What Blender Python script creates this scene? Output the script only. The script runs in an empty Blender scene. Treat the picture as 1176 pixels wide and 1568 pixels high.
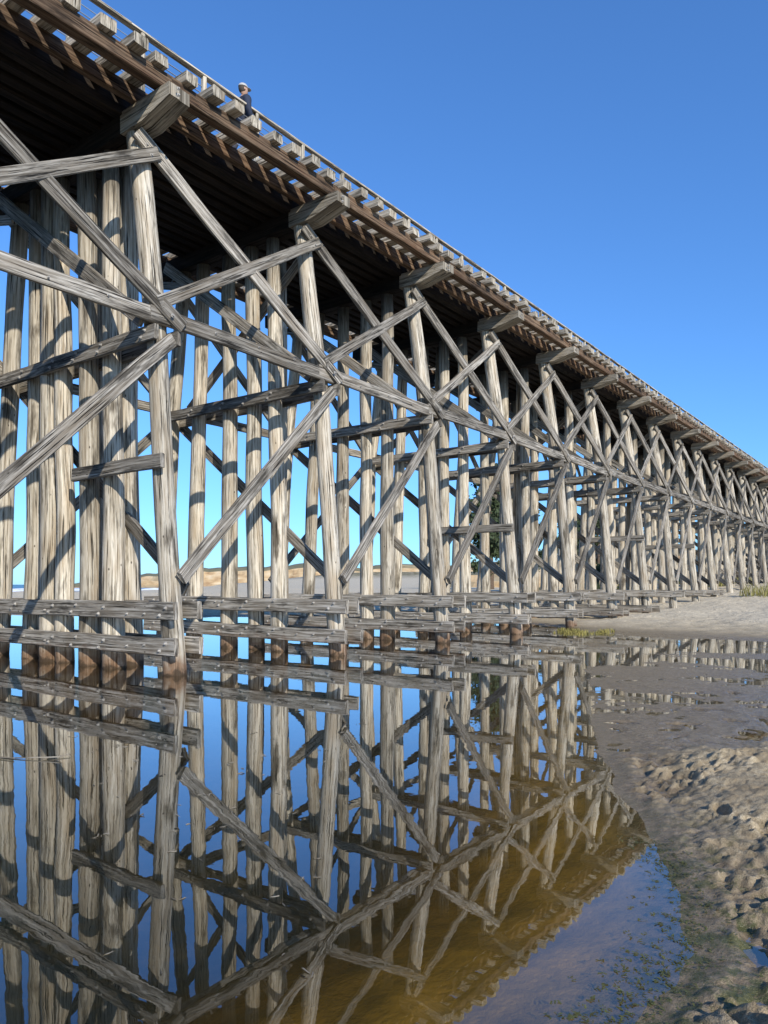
import bpy, bmesh, math, random
from mathutils import Vector, noise, Matrix
random.seed(7)
scene = bpy.context.scene
CAMH = 1.7
def U(a,b): return random.uniform(a,b)
def lerp(a,b,t): return a+(b-a)*t
def ss(a,b,x):
    t=max(0.0,min(1.0,(x-a)/(b-a))); return t*t*(3-2*t)
def interp(tab,x):
    if x<=tab[0][0]: return tab[0][1]
    for (a,va),(b,vb) in zip(tab,tab[1:]):
        if x<=b: return va+(vb-va)*(x-a)/(b-a)
    return tab[-1][1]

# ------------------------------------------------------------ terrain height
EDGE=[(-60,-1.0),(0,-0.9),(2.86,-0.98),(3.6,-0.9),(4.2,-1.05),(5,-1.5),(6.2,-2.2),(8.3,-3.2),(12,-4.65),(18,-7.2),(24.8,-9.6),(40,-10)]
YS=[(-90,6),(-60,14),(-40,21),(-25,28),(-15,28.5),(-9.6,25.5),(-3.8,23.5),(10,22),(80,22)]
FAR=[(0,0),(3,.12),(17,.45),(26,1.0),(40,1.6),(60,2.2),(100,5),(200,7)]
_r=random.Random(3)
FEET=[(_r.uniform(-1.3,2.4),_r.uniform(2.0,8.0),_r.uniform(0,3.14),_r.uniform(.8,1.25)) for i in range(90)]
FEET+=[(_r.uniform(-3.6,2.5),_r.uniform(8.0,13.0),_r.uniform(0,3.14),_r.uniform(1.0,1.5)) for i in range(70)]
FG={}
for q in FEET:
    for i in (-1,0,1):
        for j in (-1,0,1): FG.setdefault((math.floor(q[0]/.4)+i,math.floor(q[1]/.4)+j),[]).append(q)
def nz(x,y,s,o=0.0): return noise.noise(Vector((x*s+o,y*s-o,o*1.7)))
def ground(x,y,fine=True):
    xe=interp(EDGE,y)+0.12*nz(x,y,1.3,3)+0.05*nz(x,y,4,1)
    s=x-xe
    if s<0:
        t=-s; z=-min(1.1,0.10*t+0.06*t*t)-.012*ss(0,.5,t)*(1+nz(x,y,3,4)*2)
    else:
        zm=0.032*ss(0,0.2,s)+0.12*ss(0.1,1.4,s)+0.25*ss(2,8,s)
        yb=8.2+0.7*(x+1.3)
        w=ss(-0.9,0.9,y-min(yb,13)+0.5*nz(x,y,1.1,9))
        zf=0.007-0.016*ss(13,18,y)+0.030*nz(x,y*2.2,0.45,5)+0.012*nz(x,y*1.6,2.2,6)+0.03*ss(6,15,s-(y*0.2))
        if fine and y<26: zf+=0.010*nz(x,y*0.7,6,8)+.006*nz(x,y,14,2)
        rough=0.0;foot=0.0
        if fine and y<13.5 and -6<x<7:
            for (fx,fy,fa,fs) in FG.get((math.floor(x/.4),math.floor(y/.4)),()):
                dx=x-fx;dy=y-fy
                c=math.cos(fa);q=math.sin(fa);a=(dx*c+dy*q)/(.15*fs);b=(-dx*q+dy*c)/(.065*fs);r=a*a+b*b
                if r<4: foot+=-.055*math.exp(-r*r*.9)+.022*math.exp(-(r-1.7)**2*2.5)
            wx=x+.07*nz(x,y,7,3)+.03*nz(x,y,17,3);wy=y+.07*nz(x,y,7,17)+.03*nz(x,y,17,8)
            d1,_=noise.voronoi(Vector((wx*5.5,wy*5.5,0.3)))
            n1=nz(x,y,4.0,2);n3=nz(x,y,26,6);n2=nz(x,y,11,5)
            clod=min(1.0,(d1[1]-d1[0])*2.2)
            am=0.40+1.0*ss(-.25,.35,nz(x,y,1.2,31))
            rough=am*(0.055*n1+0.034*(clod-.6)+0.045*(.22-abs(n2))+0.026*n3)
            if y<8.5: rough+=0.010*nz(x,y,45,7)
            rough*=ss(0.0,0.4,s); foot*=ss(0,.4,s)
        zf=(zf+foot*.5)*ss(0,0.5,s)
        z=(zm+rough+foot)*(1-w)+(zf+rough*.12)*w
    ys=interp(YS,x)+0.8*nz(x,y,0.2,2)
    t=y-ys
    if t>0:
        zb=interp(FAR,t)+(0.10*nz(x,y,0.35,11)+0.07*nz(x,y,1.1,12)+0.06*nz(x,y,2.6,1))*ss(0,5,t)+0.5*ss(20,60,t)*nz(x,y,0.06,3)
        if x<-20: zb=lerp(zb,min(zb,1.0+0.4*nz(x,y,0.08,4)),ss(-20,-32,x)*(1-ss(150,260,y)))
        k=ss(-0.5,1.5,t)
        z=max(z,-0.02)*(1-k)+zb*k if z>-0.2 else lerp(z,zb,k)
    z=lerp(z,11.5+nz(x,y,0.05)*1.2,ss(-22,-42,y)*ss(-70,-40,x)*(1-ss(-3,8,x)))
    z=lerp(z,11.5+nz(x,y,0.05)*1.2,ss(105,135,y)*ss(-45,-22,x))
    coast=-85-130*ss(85,170,y)
    z=lerp(z,-4.0,ss(coast+12,coast-8,x))
    return z

# ------------------------------------------------------------ materials
def newmat(name):
    m=bpy.data.materials.new(name); m.use_nodes=True
    nt=m.node_tree; nt.nodes.clear()
    out=nt.nodes.new('ShaderNodeOutputMaterial'); b=nt.nodes.new('ShaderNodeBsdfPrincipled')
    nt.links.new(b.outputs[0],out.inputs[0])
    return m,nt,b,out
class N:
    def __init__(s,nt): s.nt=nt
    def n(s,t,**k):
        x=s.nt.nodes.new(t)
        for a,v in k.items(): setattr(x,a,v)
        return x
    def l(s,a,b): s.nt.links.new(a,b)
    def ramp(s,src,stops):
        r=s.n('ShaderNodeValToRGB')
        e=r.color_ramp.elements
        C=lambda c:(c,c,c,1) if not hasattr(c,'__len__') else (*c,1)
        while len(e)>1: e.remove(e[-1])
        e[0].position=stops[0][0]; e[0].color=C(stops[0][1])
        for p,c in stops[1:]:
            el=e.new(p); el.color=C(c)
        s.l(src,r.inputs[0]); return r.outputs[0]
    def noise(s,vec,scale,detail=4,rough=0.55):
        t=s.n('ShaderNodeTexNoise'); t.inputs['Scale'].default_value=scale
        t.inputs['Detail'].default_value=detail; t.inputs['Roughness'].default_value=rough
        if vec is not None: s.l(vec,t.inputs['Vector'])
        return t.outputs['Fac']
    def mapping(s,vec,scale):
        m=s.n('ShaderNodeMapping'); m.inputs['Scale'].default_value=scale; s.l(vec,m.inputs['Vector']); return m.outputs[0]
    def mix(s,fac,a,b,blend='MIX'):
        m=s.n('ShaderNodeMix',data_type='RGBA',blend_type=blend)
        for i,v in ((0,fac),(6,a),(7,b)):
            inp=m.inputs[i]
            if hasattr(v,'links') : s.l(v,inp)
            elif hasattr(v,'__len__'): inp.default_value=(*v,1)
            else: inp.default_value=v if i==0 else (v,v,v,1)
        return m.outputs[2]
    def math(s,op,a,b=None,c=None):
        m=s.n('ShaderNodeMath',operation=op)
        for i,v in enumerate((a,b,c)):
            if v is None: continue
            if hasattr(v,'links'): s.l(v,m.inputs[i])
            else: m.inputs[i].default_value=v
        return m.outputs[0]
    def maprange(s,v,a,b,c=0,d=1):
        m=s.n('ShaderNodeMapRange'); s.l(v,m.inputs[0])
        for i,q in zip((1,2,3,4),(a,b,c,d)): m.inputs[i].default_value=q
        return m.outputs[0]

def wood(name,dark,mid,light,warm,bump=0.8,waterstain=True,grain=1.0,top=False):
    m,nt,b,out=newmat(name); g=N(nt)
    uv=g.n('ShaderNodeUVMap'); uv.uv_map='UVMap'
    att=g.n('ShaderNodeAttribute'); att.attribute_name='tint'
    v1=g.mapping(uv.outputs[0],(22*grain,0.6,1)); n1=g.noise(v1,1.0,5,0.68)
    v2=g.mapping(uv.outputs[0],(46*grain,0.75,1)); n2=g.noise(v2,1.0,3,0.6)
    v3=g.mapping(uv.outputs[0],(3.5,0.6,1)); n3=g.noise(v3,1.0,4,0.65)
    v4=g.mapping(uv.outputs[0],(3.2,1.5,1))
    col=g.ramp(n1,[(0.32,dark),(0.45,mid),(0.60,light)])
    col=g.mix(g.ramp(n3,[(0.48,0.0),(0.68,0.65)]),col,warm)
    col=g.mix(g.ramp(n3,[(0.35,0.85),(0.46,0.0)]),col,tuple(c*.7 for c in dark))
    crack=g.ramp(n2,[(0.37,0.0),(0.43,1.0)])
    col=g.mix(g.math('SUBTRACT',1.0,crack),col,(dark[0]*.2,dark[1]*.2,dark[2]*.2))
    vo=g.n('ShaderNodeTexVoronoi'); vo.inputs['Scale'].default_value=1.6; g.l(v4,vo.inputs['Vector'])
    knot=g.ramp(vo.outputs['Distance'],[(0.045,1.0),(0.085,0.0)])
    col=g.mix(g.math('MULTIPLY',knot,0.85),col,(dark[0]*.3,dark[1]*.25,dark[2]*.2))
    tint=g.n('ShaderNodeCombineColor')
    for i in range(3): g.l(att.outputs['Fac'],tint.inputs[i])
    col=g.mix(1.0,col,tint.outputs[0],'MULTIPLY')
    if waterstain:
        geo=g.n('ShaderNodeNewGeometry'); sep=g.n('ShaderNodeSeparateXYZ'); g.l(geo.outputs['Position'],sep.inputs[0])
        pn=g.noise(geo.outputs['Position'],5,3)
        zz=g.math('ADD',sep.outputs[2],g.math('MULTIPLY',g.math('SUBTRACT',pn,0.5),-0.5))
        f=g.maprange(zz,0.15,0.45,0.8,0.0)
        col=g.mix(f,col,(0.15,0.075,0.035))
        f2=g.maprange(zz,0.02,0.10,0.85,0.0)
        col=g.mix(f2,col,(0.04,0.028,0.017))
        if top:   # under-deck shade painted as a dark tone on the upper inner piles
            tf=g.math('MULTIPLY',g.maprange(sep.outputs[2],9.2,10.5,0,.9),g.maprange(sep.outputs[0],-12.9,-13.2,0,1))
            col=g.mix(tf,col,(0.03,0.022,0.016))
    g.l(col,b.inputs['Base Color']); b.inputs['Roughness'].default_value=0.82
    b.inputs['Specular IOR Level'].default_value=0.2
    bp=g.n('ShaderNodeBump'); bp.inputs['Strength'].default_value=bump; bp.inputs['Distance'].default_value=0.02
    h=g.math('ADD',g.math('MULTIPLY',n1,0.6),g.math('MULTIPLY',crack,0.8))
    g.l(h,bp.inputs['Height']); g.l(bp.outputs[0],b.inputs['Normal'])
    return m
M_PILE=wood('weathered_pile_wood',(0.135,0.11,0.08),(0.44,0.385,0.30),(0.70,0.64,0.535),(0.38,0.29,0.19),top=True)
M_PLANK=wood('grey_brace_wood',(0.055,0.047,0.037),(0.20,0.177,0.145),(0.45,0.415,0.36),(0.17,0.135,0.095))
M_BROWN=wood('brown_stringer_wood',(0.04,0.026,0.017),(0.115,0.074,0.047),(0.23,0.16,0.105),(0.14,0.072,0.038),waterstain=False)
M_UNDERSHADE=wood('underdeck_shade_wood',(0.006,0.005,0.004),(0.015,0.011,0.008),(0.032,0.024,0.018),(0.019,0.012,0.007),waterstain=False)  # near-black wood: shade below the deck put into the base colour
M_PALE=wood('pale_tie_wood',(0.13,0.11,0.08),(0.36,0.315,0.245),(0.60,0.54,0.44),(0.28,0.22,0.15),waterstain=False)
def simple(name,col,rough=0.6,metal=0.0,nscale=None,var=0.3):
    m,nt,b,out=newmat(name); g=N(nt)
    if nscale:
        tc=g.n('ShaderNodeTexCoord'); n=g.noise(tc.outputs['Object'],nscale,5)
        c=g.ramp(n,[(0.3,tuple(c*(1-var) for c in col)),(0.7,tuple(min(1,c*(1+var)) for c in col))])
        g.l(c,b.inputs['Base Color'])
    else: b.inputs['Base Color'].default_value=(*col,1)
    b.inputs['Roughness'].default_value=rough; b.inputs['Metallic'].default_value=metal
    return m
M_BOLT=simple('weathered_bolt',(0.36,0.34,0.31),0.65,0.0,9,0.45)
M_CABLE=simple('steel_cable',(0.42,0.44,0.46),0.4,0.6)

# ------------------------------------------------------------ mesh builder
class MB:
    def __init__(s): s.v=[];s.f=[];s.uv=[];s.t=[];s.sm=[]
    def face(s,idx,uvs,t,smooth=False):
        s.f.append(idx); s.uv.extend(uvs); s.t.append(t); s.sm.append(smooth)
    def beam(s,p0,p1,w,h,up=(0,0,1),tint=None,jit=0.008,seg=0.9,cham=0.016):
        p0=Vector(p0);p1=Vector(p1);d=p1-p0;L=d.length;d.normalize()
        side=d.cross(Vector(up)).normalized(); u=side.cross(d).normalized()
        t=U(0.62,1.3) if tint is None else tint
        n=max(1,int(L/seg)); c=min(cham,0.2*min(w,h)); a=w/2;b=h/2
        prof=[(a-c,-b),(a,-b+c),(a,b-c),(a-c,b),(-a+c,b),(-a,b-c),(-a,-b+c),(-a+c,-b)]
        per=[0];
        for i in range(8):
            q=prof[i];r=prof[(i+1)%8]; per.append(per[-1]+math.hypot(q[0]-r[0],q[1]-r[1]))
        ou=U(0,50);ov=U(0,50); base=len(s.v)
        for i in range(n+1):
            k=i/n; ctr=p0+d*L*k
            jx=U(-jit,jit)*.4;jy=U(-jit,jit)*1.3; sc=1+U(-.03,.03)
            for (x,y) in prof:
                s.v.append(ctr+side*(x*sc+jx+U(-.002,.002))+u*(y*sc+jy+U(-.003,.003)) + d*(U(-.018,.018) if i in(0,n) else 0))
        for i in range(n):
            for j in range(8):
                j2=(j+1)%8; A=base+i*8+j;B=base+i*8+j2;C=B+8;D=A+8
                v0=ov+L*i/n;v1=ov+L*(i+1)/n
                s.face((A,B,C,D),[(ou+per[j],v0),(ou+per[j+1],v0),(ou+per[j+1],v1),(ou+per[j],v1)],t)
        s.face(tuple(base+j for j in range(7,-1,-1)),[(ou+prof[j][0],ov+prof[j][1]*3) for j in range(7,-1,-1)],t*0.9)
        s.face(tuple(base+n*8+j for j in range(8)),[(ou+prof[j][0],ov+prof[j][1]*3) for j in range(8)],t*0.9)
    def pile(s,pts,r0,r1,tint=None,N=16,wob=.06):
        pts=[Vector(p) for p in pts]
        t=U(0.72,1.12) if tint is None else tint
        segs=[];tot=0
        for a,b in zip(pts,pts[1:]): segs.append((a,b,(b-a).length)); tot+=(b-a).length
        n=max(3,int(tot/0.5)); base=len(s.v);ou=U(0,50);ov=U(0,50);sd=U(0,99)
        for i in range(n+1):
            dist=tot*i/n;q=dist
            c=pts[-1]
            for a,b,L in segs:
                if q<=L+1e-6: c=a.lerp(b,q/L);break
                q-=L
            c=c+Vector((noise.noise(Vector((dist*.35,sd,0))),noise.noise(Vector((dist*.35,sd,9))),0))*wob
            r=lerp(r0,r1,i/n)
            for j in range(N):
                an=2*math.pi*j/N+2.4
                rr=r*(1+0.10*noise.noise(Vector((math.cos(an)*1.1+sd,math.sin(an)*1.1,dist*.35)))+0.09*noise.noise(Vector((math.cos(an)*3+sd,math.sin(an)*3,dist*.6))))
                s.v.append(c+Vector((math.cos(an)*rr,math.sin(an)*rr,0)))
        ci=2*math.pi*r0/N
        for i in range(n):
            for j in range(N):
                A=base+i*N+j;B=base+i*N+(j+1)%N
                s.face((A,B,B+N,A+N),[(ou+j*ci,ov+tot*i/n),(ou+(j+1)*ci,ov+tot*i/n),(ou+(j+1)*ci,ov+tot*(i+1)/n),(ou+j*ci,ov+tot*(i+1)/n)],t,True)
        s.face(tuple(base+n*N+j for j in range(N)),[(ou+.1*math.cos(j),ov+.1*math.sin(j)) for j in range(N)],t)
    def prism(s,prof,y0,y1,tint=None):
        t=U(.85,1.1) if tint is None else tint
        n=len(prof);base=len(s.v);ou=U(0,50);ov=U(0,50)
        for y in (y0,y1):
            for (x,z) in prof: s.v.append(Vector((x,y+U(-.006,.006),z)))
        s.face(tuple(base+j for j in range(n)),[(ou+prof[j][1],ov+prof[j][0]) for j in range(n)],t)
        s.face(tuple(base+n+j for j in range(n-1,-1,-1)),[(ou+prof[j][1],ov+prof[j][0]) for j in range(n-1,-1,-1)],t)
        for j in range(n):
            k=(j+1)%n
            s.face((base+k,base+j,base+n+j,base+n+k),[(ou,ov+prof[k][0]),(ou,ov+prof[j][0]),(ou+y1-y0,ov+prof[j][0]),(ou+y1-y0,ov+prof[k][0])],t)
    def bolt(s,c,nrm,r=0.05,th=0.03):
        c=Vector(c);nrm=Vector(nrm).normalized()
        a=nrm.orthogonal().normalized();b=nrm.cross(a);base=len(s.v);n=8
        for rr,o in((r,0),(r,.012),(r*.55,.013),(r*.5,th+.012)):
            for j in range(n):
                an=2*math.pi*j/n; s.v.append(c+nrm*o+(a*math.cos(an)+b*math.sin(an))*rr)
        for i in range(3):
            for j in range(n):
                A=base+i*n+j;B=base+i*n+(j+1)%n
                s.face((A,B,B+n,A+n),[(0,0)]*4,1)
        s.face(tuple(base+3*n+j for j in range(n)),[(0,0)]*n,1)
    def obj(s,name,mat,parent=None):
        me=bpy.data.meshes.new(name); me.from_pydata([tuple(v) for v in s.v],[],s.f)
        uvl=me.uv_layers.new(name='UVMap'); flat=[]
        for q in s.uv: flat.extend(q)
        uvl.data.foreach_set('uv',flat)
        at=me.attributes.new('tint','FLOAT','FACE'); at.data.foreach_set('value',s.t)
        me.polygons.foreach_set('use_smooth',s.sm)
        me.materials.append(mat); me.update()
        bm=bmesh.new(); bm.from_mesh(me); bmesh.ops.recalc_face_normals(bm,faces=bm.faces); bm.to_mesh(me); bm.free()
        o=bpy.data.objects.new(name,me); scene.collection.objects.link(o)
        if parent: o.parent=parent
        return o
def empty(name,loc=(0,0,0)):
    e=bpy.data.objects.new(name,None); e.location=loc; scene.collection.objects.link(e); return e

# ------------------------------------------------------------ the trestle
S=4.75; Y1=8.85; K0=-5; K1=24
Z=lambda H:H+CAMH
def yk(k): return Y1+S*(k-1)
piles=MB();planks=MB();caps=MB();string=MB();undershade=MB();ties=MB();deck=MB();bolts=MB();rail=MB();cable=MB()
BASE=[11.42,13.4,14.4,15.3,16.9,18.3]; TOP=[12.7,13.6,14.45,15.35,16.3,17.2]
def Dfront(H):
    if H>5.0: return lerp(12.08,12.7,(H-5)/(8.95-5))
    return lerp(11.42,12.08,(H+1.7)/6.7)
for k in range(K0,K1+1):
    y=yk(k); far=k>14
    NS=10 if far else 18
    gz=[min(ground(-D,y,False),0.5+9*(y>95)+9*(y<-20))-0.7 for D in BASE]
    piles.pile([(-Dfront(5.0),y,Z(4.98)),(-11.42+0.0,y+U(-.03,.03),-1.0 if gz[0]<-0.8 else gz[0])],0.185,0.225,N=NS,tint=U(.75,1.0),wob=.03)
    piles.pile([(-12.7,y,Z(8.95)),(-Dfront(5.0)-0.02,y+U(-.02,.02),Z(5.0))],0.20,0.215,N=NS,tint=U(.9,1.1),wob=.03)
    piles.pile([(-17.2,y,Z(8.95)),(-17.75,y,Z(5.0)),(-18.35,y,gz[5])],0.18,0.22,N=NS)
    for i in range(1,5):
        b=BASE[i]+U(-.18,.18); t=TOP[i]+U(-.1,.1)
        piles.pile([(-t,y+U(-.04,.04),Z(8.95)),(-b,y+U(-.1,.1),gz[i])],U(.165,.19),U(.21,.25),N=NS)
    if k==1:
        piles.pile([(-14.9,y+.5,Z(8.9)),(-15.05,y+.5,-1.5)],.19,.25)
        piles.pile([(-13.75,y+.5,Z(8.9)),(-13.65,y+.52,-1.5)],.18,.24)
        piles.pile([(-15.8,y-.05,Z(8.9)),(-15.85,y-.02,-1.5)],.2,.27)
    elif random.random()<0.55:
        D=random.choice([13.9,14.9,16.0]); piles.pile([(-D,y+.48,Z(8.9)),(-D-U(-.3,.4),y+.5,gz[2])],.17,.23,N=NS)
    # double cap beams: exposed bleached stub with bevelled end, inner length coloured dark as deck shade
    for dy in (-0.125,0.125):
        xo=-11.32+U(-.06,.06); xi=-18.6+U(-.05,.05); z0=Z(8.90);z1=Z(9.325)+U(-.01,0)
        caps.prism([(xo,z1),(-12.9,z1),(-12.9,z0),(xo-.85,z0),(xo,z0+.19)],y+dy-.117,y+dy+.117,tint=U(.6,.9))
        undershade.beam((-12.903,y+dy,(z0+z1)/2),(xi,y+dy,(z0+z1)/2),.234,z1-z0,tint=U(.8,1.4),seg=6)
    for zz in (Z(9.12),Z(9.24)): bolts.bolt((-11.27,y-.11,zz-.03),(1,0,0),.03)
    for H,hh in ((-0.50,0.34),(-1.19,0.33)):
        zc=Z(H)+U(-.03,.03)
        g0=ground(-11.5,y,False)
        if zc-hh/2<max(g0,0)+0.0 and H<-1: 
            if g0>0.35: continue
        if g0>1.0 : continue
        tilt=U(-.06,.06)
        for sd in (-1,1):
            yy=y+sd*0.285
            xa=-11.05+U(-.1,.15); xb=-18.7
            planks.beam((xa,yy,zc+tilt),(xb,yy,zc),0.10,hh,tint=U(1.0,1.5))
            if sd<0 and not far:
                for D in [11.42]+BASE[1:]:
                    for q in (-.1,.1): bolts.bolt((-D+q*.9,yy-.05,zc+q*.7+U(-.02,.02)),(0,-1,0),.038)
                for q in (.55,1.1,4.1,5.0): bolts.bolt((-11.42-q,yy-.05,zc+U(-.08,.08)),(0,-1,0),.024)
    zc=Z(4.78)+U(-.05,.05)
    for sd in (-1,1):
        planks.beam((-Dfront(4.8)+.35,y+sd*.26,zc),(-18.1,y+sd*.26,zc+U(-.05,.05)),0.1,0.29)
    if not far:
        for D in (12.05,13.5,14.4,15.3,16.6):
            for q in (-.06,.06): bolts.bolt((-D+q,y-.315,zc+q),(0,-1,0),.034)
    if k in (1,4,7,9,0): planks.beam((-Dfront(2.3)+.3,y-.27,Z(2.32 if k!=4 else 1.95)),(-14.5,y-.27,Z(2.30 if k!=4 else 1.95)),.1,.27)
    planks.beam((-17.6,y-.37,Z(9.05)),(-12.0,y-.37,Z(5.0)),0.1,0.3)
    planks.beam((-17.9,y+.37,Z(4.7)),(-11.65,y+.37,Z(-.1)),0.1,0.27)
    if k%2==0: planks.beam((-12.7,y+.37,Z(8.6)),(-17.5,y+.37,Z(5.1)),0.1,0.27)
    planks.beam((-17.0,y-.25,Z(8.4)),(-18.3,y-.25,Z(8.75)),.12,.2)
    if k<K1:
        y2=yk(k+1)
        x0=-Dfront(5.05)+.27
        planks.beam((x0,y-.35,Z(5.12)),(x0,y2+.3,Z(5.07)+U(-.04,.04)),.10,.29)
        planks.beam((-12.67+.26,y-.2,Z(8.78)),(-Dfront(5.1)+.385,y2+.35,Z(4.98)),.10,.29)
        planks.beam((-Dfront(5.3)+.375,y-.2,Z(5.32)),(-12.66+.37,y2+.2,Z(8.5)),.09,.25)
        planks.beam((-Dfront(4.7)+.26,y2+.15,Z(4.72)),(-Dfront(0)+.27,y+.0,Z(.12)),.10,.27)
        if not far:
            bolts.bolt((-12.67+.32,y-.02,Z(8.6)),(1,0,0),.038); bolts.bolt((x0+.06,y,Z(5.1)),(1,0,0),.038)
            bolts.bolt((x0+.06,y+.3,Z(5.06)),(1,0,0),.038)
            bolts.bolt((-Dfront(5)+.44,y2+.05,Z(5.12)),(1,0,0),.038)
            bolts.bolt((-12.66+.43,y2,Z(8.36)),(1,0,0),.033)
            for q in (1.2,2.4,3.5): bolts.bolt((x0+.06,y+q,Z(5.1)+U(-.05,.05)),(1,0,0),.022)
        xb=-18.02
        planks.beam((xb,y-.3,Z(5.1)),(xb,y2+.3,Z(5.08)),.1,.27)
        planks.beam((-17.5,y-.2,Z(8.7)),(xb-.12,y2+.3,Z(5.0)),.1,.27)
        if k%2: planks.beam((-18.1,y2,Z(4.7)),(-18.6,y,Z(.1)),.1,.26)
        for D,w,h in ((11.70,.25,.30),(12.45,.16,.30),(18.2,.25,.30)):
            string.beam((-D,y-.01,Z(9.33)+h/2),(-D,y2-.03,Z(9.33)+h/2),w,h,tint=U(.75,1.15))
        for i in range(12):
            D=12.95+i*.37
            undershade.beam((-D,y-.01,Z(9.63)-.19),(-D,y2-.03,Z(9.63)-.19),.24,.36,tint=U(.7,1.3))
        for q in range(8):
            yt=y+S*(q+.5)/8+U(-.05,.05)
            ties.beam((-11.38+U(-.1,.1),yt,Z(9.711)),(-18.5,yt,Z(9.711)),U(.25,.32),.2,seg=3.8,tint=U(.85,1.25),jit=.003)
        nb=21
        for i in range(nb):
            D=12.85+4.3*(i+.5)/nb
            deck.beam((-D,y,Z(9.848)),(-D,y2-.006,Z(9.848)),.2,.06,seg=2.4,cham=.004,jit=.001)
        for D in (12.95,17.1):
            for q in range(3):
                yp=y+S*q/3+.3
                rail.beam((-D,yp,Z(9.88)),(-D,yp,Z(11.2)),.095,.11,up=(1,0,0),tint=U(1.1,1.3))
            rail.beam((-D,y,Z(11.225)),(-D,y2,Z(11.225)),.15,.05,tint=U(1.05,1.3))
            for c in range(7):
                cable.beam((-D,y,Z(10.05+c*.155)),(-D,y2,Z(10.05+c*.155)),.018,.018,jit=0,seg=5)
bridge=empty('trestle_bridge')
piles.obj('piles',M_PILE,bridge);planks.obj('bracing_planks',M_PLANK,bridge);caps.obj('cap_beams',M_PALE,bridge)
string.obj('outer_stringers',M_BROWN,bridge);undershade.obj('inner_stringers',M_UNDERSHADE,bridge);ties.obj('ties',M_PALE,bridge);deck.obj('deck_boards',M_UNDERSHADE,bridge)
bolts.obj('bolts',M_BOLT,bridge);rail.obj('handrail',M_PALE,bridge);cable.obj('rail_cables',M_CABLE,bridge)

# ------------------------------------------------------------ ground sheet
ys=[-3000,-1200,-500,-250,-150,-100]; y=-70.0
while y<-2: ys.append(y); y+=2.5
y=-1.0
while y<1.6: ys.append(y); y+=.2
while y<110: ys.append(y); y+=max(.016,.0055*y) if y<13 else .0085*y
while y<3500: ys.append(y); y*=1.12
xs=[];x=-.3;st=.018
while x<1.4: xs.append(x);x+=st
while x<3500: xs.append(x);st*=1.055;x+=st
lx=[];x=-.3;st=.018
while x>-1.5: x-=st;lx.append(x)
while x>-3500:
    st=min(st*1.03,.0+0.35) if x>-60 else st*1.1
    x-=st;lx.append(x)
xs=lx[::-1]+xs
vv=[(x,y,ground(x,y)) for y in ys for x in xs]
nx=len(xs);ff=[(j*nx+i,j*nx+i+1,(j+1)*nx+i+1,(j+1)*nx+i) for j in range(len(ys)-1) for i in range(nx-1)]
print('terrain verts',len(vv))
me=bpy.data.meshes.new('sand_ground');me.from_pydata(vv,[],ff);me.polygons.foreach_set('use_smooth',[True]*len(ff))
m,nt,b,out=newmat('beach_sand');g=N(nt)
geo=g.n('ShaderNodeNewGeometry');sep=g.n('ShaderNodeSeparateXYZ');P=geo.outputs['Position'];g.l(P,sep.inputs[0])
n1=g.noise(P,1.3,5,.6);n2=g.noise(P,16,6,.7);n3=g.noise(P,190,2,.6);n4=g.noise(P,3.2,3,.6)
dry=g.ramp(n2,[(.3,(.27,.21,.13)),(.5,(.48,.39,.255)),(.7,(.64,.54,.375))])
dry=g.mix(g.ramp(n3,[(.38,.75),(.55,0.0)]),dry,(.13,.095,.055))
dry=g.mix(g.ramp(n1,[(.42,0.0),(.60,.6)]),dry,(.27,.205,.125))
loose=g.ramp(n2,[(.3,(.46,.38,.26)),(.5,(.64,.55,.40)),(.7,(.74,.65,.50))])   # loose dry sand higher up the beach
dry=g.mix(g.math('MULTIPLY',g.maprange(sep.outputs[1],22,30,0,.85),g.maprange(sep.outputs[2],.08,.3,.3,1)),dry,loose)
wet=g.ramp(n2,[(.3,(.13,.095,.052)),(.7,(.30,.225,.13))])
zj=g.math('ADD',sep.outputs[2],g.math('MULTIPLY',g.math('SUBTRACT',n2,.5),.05))
zj=g.math('ADD',zj,g.math('MULTIPLY',g.math('SUBTRACT',n1,.5),.07))
wetf=g.maprange(zj,.02,.10,1,0)
col=g.mix(wetf,dry,wet)
na=g.noise(P,6,6,.75)
alg=g.math('MULTIPLY',g.ramp(na,[(.47,0.0),(.56,1.0)]),g.math('MULTIPLY',g.maprange(zj,-.07,-.02,0,1),g.maprange(zj,.04,.09,1,0)))
alg=g.math('MULTIPLY',alg,g.maprange(sep.outputs[1],4.0,6.0,1,.12))
col=g.mix(g.math('MULTIPLY',alg,.85),col,(.07,.078,.018))
deep=g.ramp(g.maprange(sep.outputs[2],-.8,0,0,1),[(0.0,(.010,.011,.009)),(.30,(.032,.024,.008)),(.60,(.14,.08,.012)),(.84,(.34,.205,.032)),(1.0,(.38,.26,.09))])  # bed darkens with depth, painting in the light lost in murky water
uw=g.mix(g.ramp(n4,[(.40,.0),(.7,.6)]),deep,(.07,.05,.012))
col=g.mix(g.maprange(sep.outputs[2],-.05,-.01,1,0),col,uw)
scr=g.math('MULTIPLY',g.maprange(sep.outputs[2],3.5,5.5,0,1),g.ramp(g.noise(P,.5,6),[(.4,.3),(.55,1.0)]))
col=g.mix(scr,col,(.17,.14,.06))
g.l(col,b.inputs['Base Color']);g.l(g.maprange(wetf,0,1,.95,.22),b.inputs['Roughness'])
g.l(g.maprange(wetf,0,1,.1,.5),b.inputs['Specular IOR Level'])
bp=g.n('ShaderNodeBump');bp.inputs['Strength'].default_value=.9;bp.inputs['Distance'].default_value=1.0
hh=g.math('ADD',g.math('MULTIPLY',n2,.026),g.math('MULTIPLY',n3,.004))
hh=g.math('ADD',hh,g.math('MULTIPLY',n4,g.maprange(sep.outputs[2],.03,.25,.0,.13)))
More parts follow.
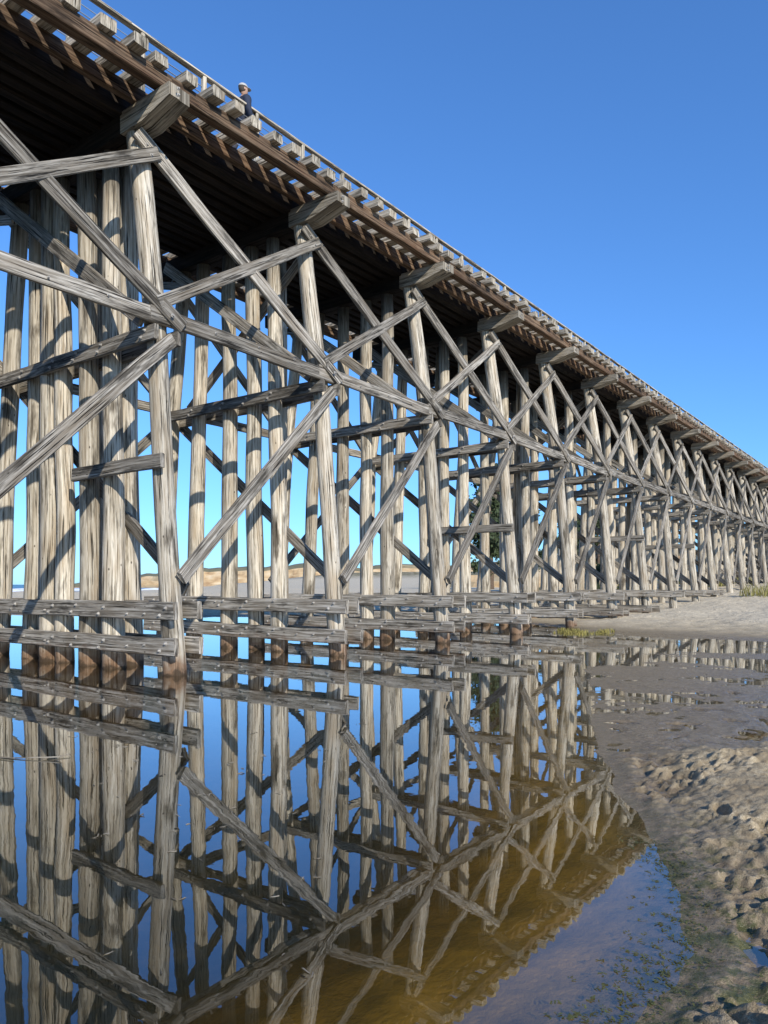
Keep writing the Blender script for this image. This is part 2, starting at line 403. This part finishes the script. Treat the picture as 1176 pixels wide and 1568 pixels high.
g.l(hh,bp.inputs['Height']);g.l(bp.outputs[0],b.inputs['Normal'])
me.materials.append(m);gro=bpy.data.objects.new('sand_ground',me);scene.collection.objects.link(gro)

# ------------------------------------------------------------ water
def sheet(name,x0,x1,y0,y1,z,mat,nx=2,ny=2):
    v=[(lerp(x0,x1,i/(nx-1)),lerp(y0,y1,j/(ny-1)),z) for j in range(ny) for i in range(nx)]
    f=[(j*nx+i,j*nx+i+1,(j+1)*nx+i+1,(j+1)*nx+i) for j in range(ny-1) for i in range(nx-1)]
    me=bpy.data.meshes.new(name);me.from_pydata(v,[],f);me.materials.append(mat)
    o=bpy.data.objects.new(name,me);scene.collection.objects.link(o);return o
m=bpy.data.materials.new('creek_water');m.use_nodes=True;nt=m.node_tree;nt.nodes.clear();g=N(nt)
out=g.n('ShaderNodeOutputMaterial');tr=g.n('ShaderNodeBsdfTransparent');gl=g.n('ShaderNodeBsdfGlossy');mx=g.n('ShaderNodeMixShader')
tr.inputs[0].default_value=(.94,.88,.68,1);gl.inputs['Color'].default_value=(.93,.95,.97,1);gl.inputs['Roughness'].default_value=.006
geo=g.n('ShaderNodeNewGeometry');P=geo.outputs['Position']
dt=g.n('ShaderNodeVectorMath',operation='DOT_PRODUCT');g.l(geo.outputs['Normal'],dt.inputs[0]);g.l(geo.outputs['Incoming'],dt.inputs[1])
cs=g.math('ABSOLUTE',dt.outputs['Value'])          # Schlick-style reflectance, same from above and below
fac=g.math('MULTIPLY_ADD',g.math('POWER',g.math('SUBTRACT',1.0,cs),3.6),.89,.10)
w1=g.noise(g.mapping(P,(1,1.4,1)),1.6,2);w2=g.noise(P,9,2)
bp=g.n('ShaderNodeBump');bp.inputs['Strength'].default_value=.045;bp.inputs['Distance'].default_value=.02
g.l(g.math('ADD',w1,g.math('MULTIPLY',w2,.12)),bp.inputs['Height']);g.l(bp.outputs[0],gl.inputs['Normal'])
g.l(fac,mx.inputs[0]);g.l(tr.outputs[0],mx.inputs[1]);g.l(gl.outputs[0],mx.inputs[2]);g.l(mx.outputs[0],out.inputs[0])
sheet('creek_water',-84,70,-50,70,0,m)
m,nt,b,out=newmat('ocean_water');g=N(nt)
geo=g.n('ShaderNodeNewGeometry');n=g.noise(g.mapping(geo.outputs['Position'],(.06,.02,1)),1,5)
g.l(g.ramp(n,[(.35,(.03,.09,.14)),(.6,(.06,.15,.20)),(.72,(.5,.55,.56))]),b.inputs['Base Color']);b.inputs['Roughness'].default_value=.35
bp=g.n('ShaderNodeBump');bp.inputs['Strength'].default_value=.6;bp.inputs['Distance'].default_value=.5;g.l(g.noise(geo.outputs['Position'],.5,4),bp.inputs['Height']);g.l(bp.outputs[0],b.inputs['Normal'])
sheet('ocean',-9000,-84,-6000,9000,0,m)
sv=[];sf=[]
for row in range(6):
    xb=-92-row*row*5-row*4
    yy=-60
    while yy<150:
        L=U(12,40)
        n=8;b0=len(sv)
        for i in range(n+1):
            t=i/n;w=(0.6+2.2*math.sin(math.pi*t))*U(.6,1.2)
            xx=xb+2.5*noise.noise(Vector((yy*.05+t*L*.05,row,0)))
            hh=.25+.55*math.sin(math.pi*t)*U(.5,1)
            sv+= [(xx-w,yy+t*L,.02),(xx,yy+t*L,hh),(xx+w,yy+t*L,.02)]
        for i in range(n):
            a=b0+i*3; sf+=[(a,a+1,a+4,a+3),(a+1,a+2,a+5,a+4)]
        yy+=L+U(2,14)
me=bpy.data.meshes.new('surf');me.from_pydata(sv,[],sf);me.materials.append(simple('sea_foam',(.75,.77,.78),.7,0,1.5,.15))
scene.collection.objects.link(bpy.data.objects.new('surf',me))

# ------------------------------------------------------------ headland cliffs
def headland(name,pts,depth,mat):
    v=[];f=[];n=len(pts);cols=7
    path=[]
    for (a,b2) in zip(pts,pts[1:]):
        for i in range(14): path.append(tuple(lerp(a[q],b2[q],i/14) for q in range(3)))
    path.append(pts[-1])
    for (x,y,h) in path:
        d=Vector((x,y,0)).normalized()
        h2=max(.3,h*(1+.25*noise.noise(Vector((x*.03,y*.03,0)))+.12*noise.noise(Vector((x*.15,y*.15,4)))))
        for c,(o,hz) in enumerate(((-9,-2),(-4,.18*h2),(-2.5,.5*h2),(0,.85*h2),(5,h2),(depth*.5,h2*1.12),(depth,-2))):
            q=o+3*noise.noise(Vector((x*.08,y*.08,c*2)))
            v.append((x+d.x*q,y+d.y*q,hz))
    for i in range(len(path)-1):
        for c in range(cols-1):
            a=i*cols+c;f.append((a,a+1,a+cols+1,a+cols))
    me=bpy.data.meshes.new(name);me.from_pydata(v,[],f);me.materials.append(mat)
    o=bpy.data.objects.new(name,me);scene.collection.objects.link(o);return o
m,nt,b,out=newmat('cliff_earth');g=N(nt)
geo=g.n('ShaderNodeNewGeometry');sep=g.n('ShaderNodeSeparateXYZ');g.l(geo.outputs['Position'],sep.inputs[0])
n=g.noise(g.mapping(geo.outputs['Position'],(.15,.15,.5)),1,6)
c=g.ramp(n,[(.3,(.27,.16,.08)),(.5,(.50,.35,.19)),(.7,(.58,.46,.30))])
sn=g.n('ShaderNodeSeparateXYZ');g.l(geo.outputs['Normal'],sn.inputs[0])
c=g.mix(g.ramp(sn.outputs[2],[(.8,0.0),(.95,1.0)]),c,(.17,.15,.08))
g.l(c,b.inputs['Base Color']);b.inputs['Roughness'].default_value=.95
headland('headland_cliff',[(-372,215,1.2),(-345,237,6.5),(-325,250,8),(-300,275,11),(-272,297,12)],60,m)
headland('headland_cliff',[(-272,300,10),(-245,322,12),(-213,343,13),(-150,360,13),(-60,380,16)],80,m)
headland('sea_bluff',[(-100,150,2),(-92,153,4),(-80,157,5.5),(-60,162,7),(-30,168,10)],50,m)

# ------------------------------------------------------------ trees
M_LEAF=simple('conifer_foliage',(.035,.052,.018),.8,0,1.2,.55)
M_BARK=simple('bark',(.12,.085,.06),.9,0,6,.3)
def tree(x,y,h,seed,spread=.33):
    random.seed(seed); z0=ground(x,y,False)-.2
    par=empty('cypress_tree',(x,y,z0))
    tb=MB();tb.pile([(0,0,h*.97),(U(-.3,.3),U(-.3,.3),h*.5),(0,0,0)],.05,h*.028)
    lv=[];lf=[]
    for i in range(40):
        t=U(.14,.97); an=U(0,6.28); L=h*spread*(1.05-t)**.6*U(.55,1.15)
        p0=Vector((0,0,t*h)); p1=p0+Vector((math.cos(an)*L,math.sin(an)*L,L*U(0,.35)))
        tb.beam(p0,p1,.09*h/10,.09*h/10,jit=.02)
        for c in range(8):
            cc=p0.lerp(p1,U(.2,1.05))+Vector((U(-.4,.4),U(-.4,.4),U(-.2,.35)))
            R=h*.05*U(.7,1.5)
            for q in range(44):
                v=Vector((random.gauss(0,1),random.gauss(0,1),random.gauss(0,.55)))*R*.6+cc
                s_=U(.10,.2)*h/10; a=Vector((U(-1,1),U(-1,1),U(-1,1))).normalized()*s_;b_=a.orthogonal().normalized()*s_*.6
                n0=len(lv);lv+=[v-a,v+b_,v+a,v-b_];lf.append((n0,n0+1,n0+2,n0+3))
    o=tb.obj('trunk_and_limbs',M_BARK,par)
    me=bpy.data.meshes.new('crown');me.from_pydata(lv,[],lf);me.materials.append(M_LEAF)
    o=bpy.data.objects.new('crown',me);scene.collection.objects.link(o);o.parent=par
tree(-43.3,80,15,11,.3);tree(-40.5,84,10,12,.4);tree(-39,95,10,13,.4);tree(-33,88,9.5,15,.45);tree(-35,104,12,14,.4);tree(-28,98,8,19,.4)
random.seed(21)

# ------------------------------------------------------------ grasses and algae
def grass(name,clumps,mat):
    v=[];f=[]
    for (x,y,r,h,n) in clumps:
        for i in range(n):
            a=U(0,6.28);q=r*math.sqrt(random.random());px=x+math.cos(a)*q;py=y+math.sin(a)*q;z=max(ground(px,py,False),0)-.02
            hh=h*U(.5,1.1);l=Vector((U(-1,1),U(-1,1),0))*hh*.45;w=Vector((U(-1,1),U(-1,1),0)).normalized()*.012*(1+h)
            p=Vector((px,py,z));n0=len(v)
            m1=p+l*.35+Vector((0,0,hh*.6));m2=p+l+Vector((0,0,hh))
            v+=[p-w,p+w,m1+w*.8,m1-w*.8,m2];f+=[(n0,n0+1,n0+2,n0+3),(n0+3,n0+2,n0+4)]
    me=bpy.data.meshes.new(name);me.from_pydata([tuple(q) for q in v],[],f);me.materials.append(mat)
    o=bpy.data.objects.new(name,me);scene.collection.objects.link(o)
M_GR=simple('dry_dune_grass',(.24,.22,.07),.8,0,2,.35)
M_GR2=simple('marsh_grass_blades',(.22,.19,.05),.8,0,3,.35)
cl=[(U(-9,6),U(50,62),U(.5,1.6),U(.5,.9),170) for i in range(26)]+[(U(-26,-13),U(52,75),U(.6,1.6),.7,150) for i in range(14)]
grass('dune_grass',cl,M_GR)
grass('marsh_grass',[(U(-11.2,-9.2),U(24.3,26.0),U(.15,.4),U(.06,.2),60) for i in range(14)],M_GR2)
v=[];f=[]
for i in range(520):
    y=U(2.2,5.0); x=interp(EDGE,y)+random.gauss(-.01,.11)
    for q in range(4):
        c=Vector((x+U(-.02,.02),y+U(-.02,.02),max(ground(x,y),0)+U(.0,.005)))
        a=U(0,6.28);L=U(.004,.012);d=Vector((math.cos(a),math.sin(a),U(-.2,.4)))*L;w=Vector((-math.sin(a),math.cos(a),0))*L*.35
        n0=len(v);v+=[c-d-w,c-d+w,c+d+w,c+d-w];f.append((n0,n0+1,n0+2,n0+3))
me=bpy.data.meshes.new('shore_algae');me.from_pydata([tuple(q) for q in v],[],f);me.materials.append(simple('algae',(.08,.085,.02),.7,0,20,.5))
scene.collection.objects.link(bpy.data.objects.new('shore_algae',me))
tw=MB()
for i in range(50):
    d=U(3.2,9);r=d*U(-.42,-.02);x=r*.802-d*.597;y=r*.597+d*.802
    for q in range(random.randint(1,4)):
        a=U(0,3.14);L=U(.005,.018);c=Vector((x+U(-.05,.05),y+U(-.05,.05),.003))
        dd=Vector((math.cos(a)*L,math.sin(a)*L,U(-.002,.004)));tw.beam(c-dd,c+dd,.004,.003,jit=.0005,cham=.001,tint=.5)
for (x,y,a,L) in ((-7.1,3.7,.55,.35),(-7.35,3.55,.3,.2),(-6.9,3.9,1.3,.12)):
    dd=Vector((math.cos(a)*L,math.sin(a)*L,.01));c=Vector((x,y,.015));tw.beam(c-dd,c+dd,.010,.008,cham=.002,tint=.6)
tw.obj('floating_twigs',M_PALE)

# ------------------------------------------------------------ person
per=empty('person',(-13.2,12.1,Z(9.879)));per.rotation_euler=(0,0,math.radians(-12));per.scale=(1.09,)*3
def skin(name,verts,edges,root=0,sub=2):
    me=bpy.data.meshes.new(name);me.from_pydata([v[:3] for v in verts],edges,[])
    o=bpy.data.objects.new(name,me);scene.collection.objects.link(o)
    sk=o.modifiers.new('Skin','SKIN')
    for i,v in enumerate(verts):
        me.skin_vertices[0].data[i].radius=(v[3],v[4] if len(v)>4 else v[3]); me.skin_vertices[0].data[i].use_root=(i==root)
    sb=o.modifiers.new('Sub','SUBSURF');sb.levels=sub;sb.render_levels=sub
    dg=bpy.context.evaluated_depsgraph_get();me2=bpy.data.meshes.new_from_object(o.evaluated_get(dg))
    bpy.data.objects.remove(o);o=bpy.data.objects.new(name,me2);scene.collection.objects.link(o)
    me2.polygons.foreach_set('use_smooth',[True]*len(me2.polygons));o.parent=per;return o
V=[(0,0,.96,.17,.13),(0,0,1.14,.18,.14),(0,.01,1.34,.22,.16),(0,0,1.47,.15,.12),(0,.01,1.55,.06),(0,.015,1.62,.055)]
E=[(0,1),(1,2),(2,3),(3,4),(4,5)]
for s_ in (-1,1):
    b0=len(V)
    V+=[(s_*.19,0,1.44,.10),(s_*.29,-.03,1.2,.08),(s_*.31,-.02,1.12,.07),(s_*.26,.1,.95,.048),(s_*.245,.13,.90,.032)]
    E+=[(3,b0),(b0,b0+1),(b0+1,b0+2),(b0+2,b0+3),(b0+3,b0+4)]
    b0=len(V);f_=.16*s_
    V+=[(s_*.095,0,.88,.105),(s_*.1,f_+.03,.5,.07),(s_*.1,f_*1.5-.03,.1,.05),(s_*.11,f_*1.5-.02,.045,.042),(s_*.12,f_*1.5+.16,.03,.035)]
    E+=[(0,b0),(b0,b0+1),(b0+1,b0+2),(b0+2,b0+3),(b0+3,b0+4)]
body=skin('body',V,E)
MJ=simple('navy_jacket',(.018,.026,.05),.85,0,12,.25);MT=simple('dark_trousers',(.04,.04,.05),.85,0,12,.2);MS=simple('skin',(.50,.31,.22),.5);MSh=simple('shoes',(.06,.05,.045),.6)
for q in (MJ,MT,MS,MSh): body.data.materials.append(q)
for p in body.data.polygons:
    z=p.center.z;xx=abs(p.center.x)
    p.material_index=3 if z<.1 else (2 if (z>1.55 or (xx>.2 and z<.935 and z>.85)) else (0 if (z>.9 or xx>.2) else 1))
for s_ in (-1,1):
    for i in range(5):
        bx=s_*.245;by=.135;bz=.885
        if i<4:
            ox=(i-1.5)*.018; L=[.07,.08,.075,.058][i]
            vs=[(bx,by+ox,bz,.017),(bx,by+ox*1.1+.005,bz-.045,.011),(bx-s_*.008,by+ox*1.15+.012,bz-.045-L*.5,.0095),(bx-s_*.025,by+ox*1.15+.015,bz-.04-L,.008)]
        else: vs=[(bx,by+.01,bz+.005,.016),(bx-s_*.01,by+.045,bz-.025,.011),(bx-s_*.02,by+.055,bz-.06,.009)]
        o=skin('finger',vs,[(q,q+1) for q in range(len(vs)-1)],0,1);o.data.materials.append(MS)
def sph(name,loc,sc,mat,seg=24,deform=None):
    bm=bmesh.new();bmesh.ops.create_uvsphere(bm,u_segments=seg,v_segments=seg//2+4,radius=1)
    for v in bm.verts:
        if deform: deform(v)
        v.co=Vector((v.co.x*sc[0],v.co.y*sc[1],v.co.z*sc[2]))
    me=bpy.data.meshes.new(name);bm.to_mesh(me);bm.free();me.materials.append(mat);me.polygons.foreach_set('use_smooth',[True]*len(me.polygons))
    o=bpy.data.objects.new(name,me);o.location=loc;scene.collection.objects.link(o);o.parent=per;return o
def hd(v):
    c=v.co
    if c.z<0: c.x*=1-.28*(-c.z);c.y=c.y*(1-.1*(-c.z))+.08*(-c.z)
    if c.y>.6 and abs(c.x)<.22 and -.35<c.z<.12: c.y+=.20*(1-abs(c.x)/.22)*(1 if c.z<-.1 else .5)
    if c.y>.6 and .08<abs(c.x)<.5 and .05<c.z<.25: c.y-=.05
sph('head',(0,.03,1.735),(.078,.098,.122),MS,40,hd)
MH=simple('dark_hair',(.06,.045,.035),.8,0,60,.3);ME=simple('eye',(.02,.02,.02),.3);ML=simple('lips',(.42,.18,.15),.5);MC=simple('grey_cap_cloth',(.42,.42,.41),.85,0,30,.1)
sph('hair',(0,.012,1.755),(.084,.098,.108),MH,24,lambda v:setattr(v.co,'y',min(v.co.y,.45)))
for s_ in (-1,1):
    sph('eye',(s_*.03,.117,1.745),(.012,.008,.008),ME,12);sph('ear',(s_*.08,.02,1.735),(.012,.022,.032),MS,12)
sph('mouth',(0,.116,1.68),(.024,.008,.007),ML,12)
sph('cap_crown',(0,.02,1.79),(.092,.112,.085),MC,28,lambda v:setattr(v.co,'z',max(v.co.z,-.05)))
sph('cap_brim',(0,.13,1.79),(.075,.085,.01),MC,20)

# ------------------------------------------------------------ light, sky, camera
el=math.radians(27);saz=math.radians(116)
sd=Vector((math.sin(saz)*math.cos(el),math.cos(saz)*math.cos(el),math.sin(el)))
sl=bpy.data.lights.new('sun','SUN');sl.energy=5.0;sl.angle=math.radians(.5);sl.color=(1,.93,.81)
so=bpy.data.objects.new('sun',sl);so.rotation_euler=sd.to_track_quat('Z','Y').to_euler();scene.collection.objects.link(so)
w=bpy.data.worlds.new('World');scene.world=w;w.use_nodes=True;nt=w.node_tree;nt.nodes.clear()
o=nt.nodes.new('ShaderNodeOutputWorld');bg=nt.nodes.new('ShaderNodeBackground');sk=nt.nodes.new('ShaderNodeTexSky')
gm=nt.nodes.new('ShaderNodeGamma');gm.inputs[1].default_value=.85
mu=nt.nodes.new('ShaderNodeMix');mu.data_type='RGBA';mu.blend_type='MULTIPLY';mu.inputs[0].default_value=1;mu.inputs[7].default_value=(.58,1.10,1.82,1)
mu.clamp_result=False
sk.sky_type='NISHITA';sk.sun_disc=False;sk.sun_elevation=el;sk.sun_rotation=saz;sk.air_density=1.0;sk.dust_density=.3;sk.ozone_density=2.0
bg.inputs[1].default_value=.15;nt.links.new(sk.outputs[0],gm.inputs[0]);nt.links.new(gm.outputs[0],mu.inputs[6]);nt.links.new(mu.outputs[2],bg.inputs[0]);nt.links.new(bg.outputs[0],o.inputs[0])
scene.view_settings.view_transform='Standard';scene.view_settings.look='None';scene.view_settings.exposure=0
cam=bpy.data.cameras.new('camera');cam.lens=26.0;cam.sensor_width=36;cam.sensor_fit='AUTO';cam.shift_y=.0708;cam.clip_end=20000;cam.clip_start=.05
co=bpy.data.objects.new('camera',cam);co.location=(0,0,CAMH);co.rotation_euler=(math.radians(90),0,math.atan(842/1132));scene.collection.objects.link(co)
scene.camera=co
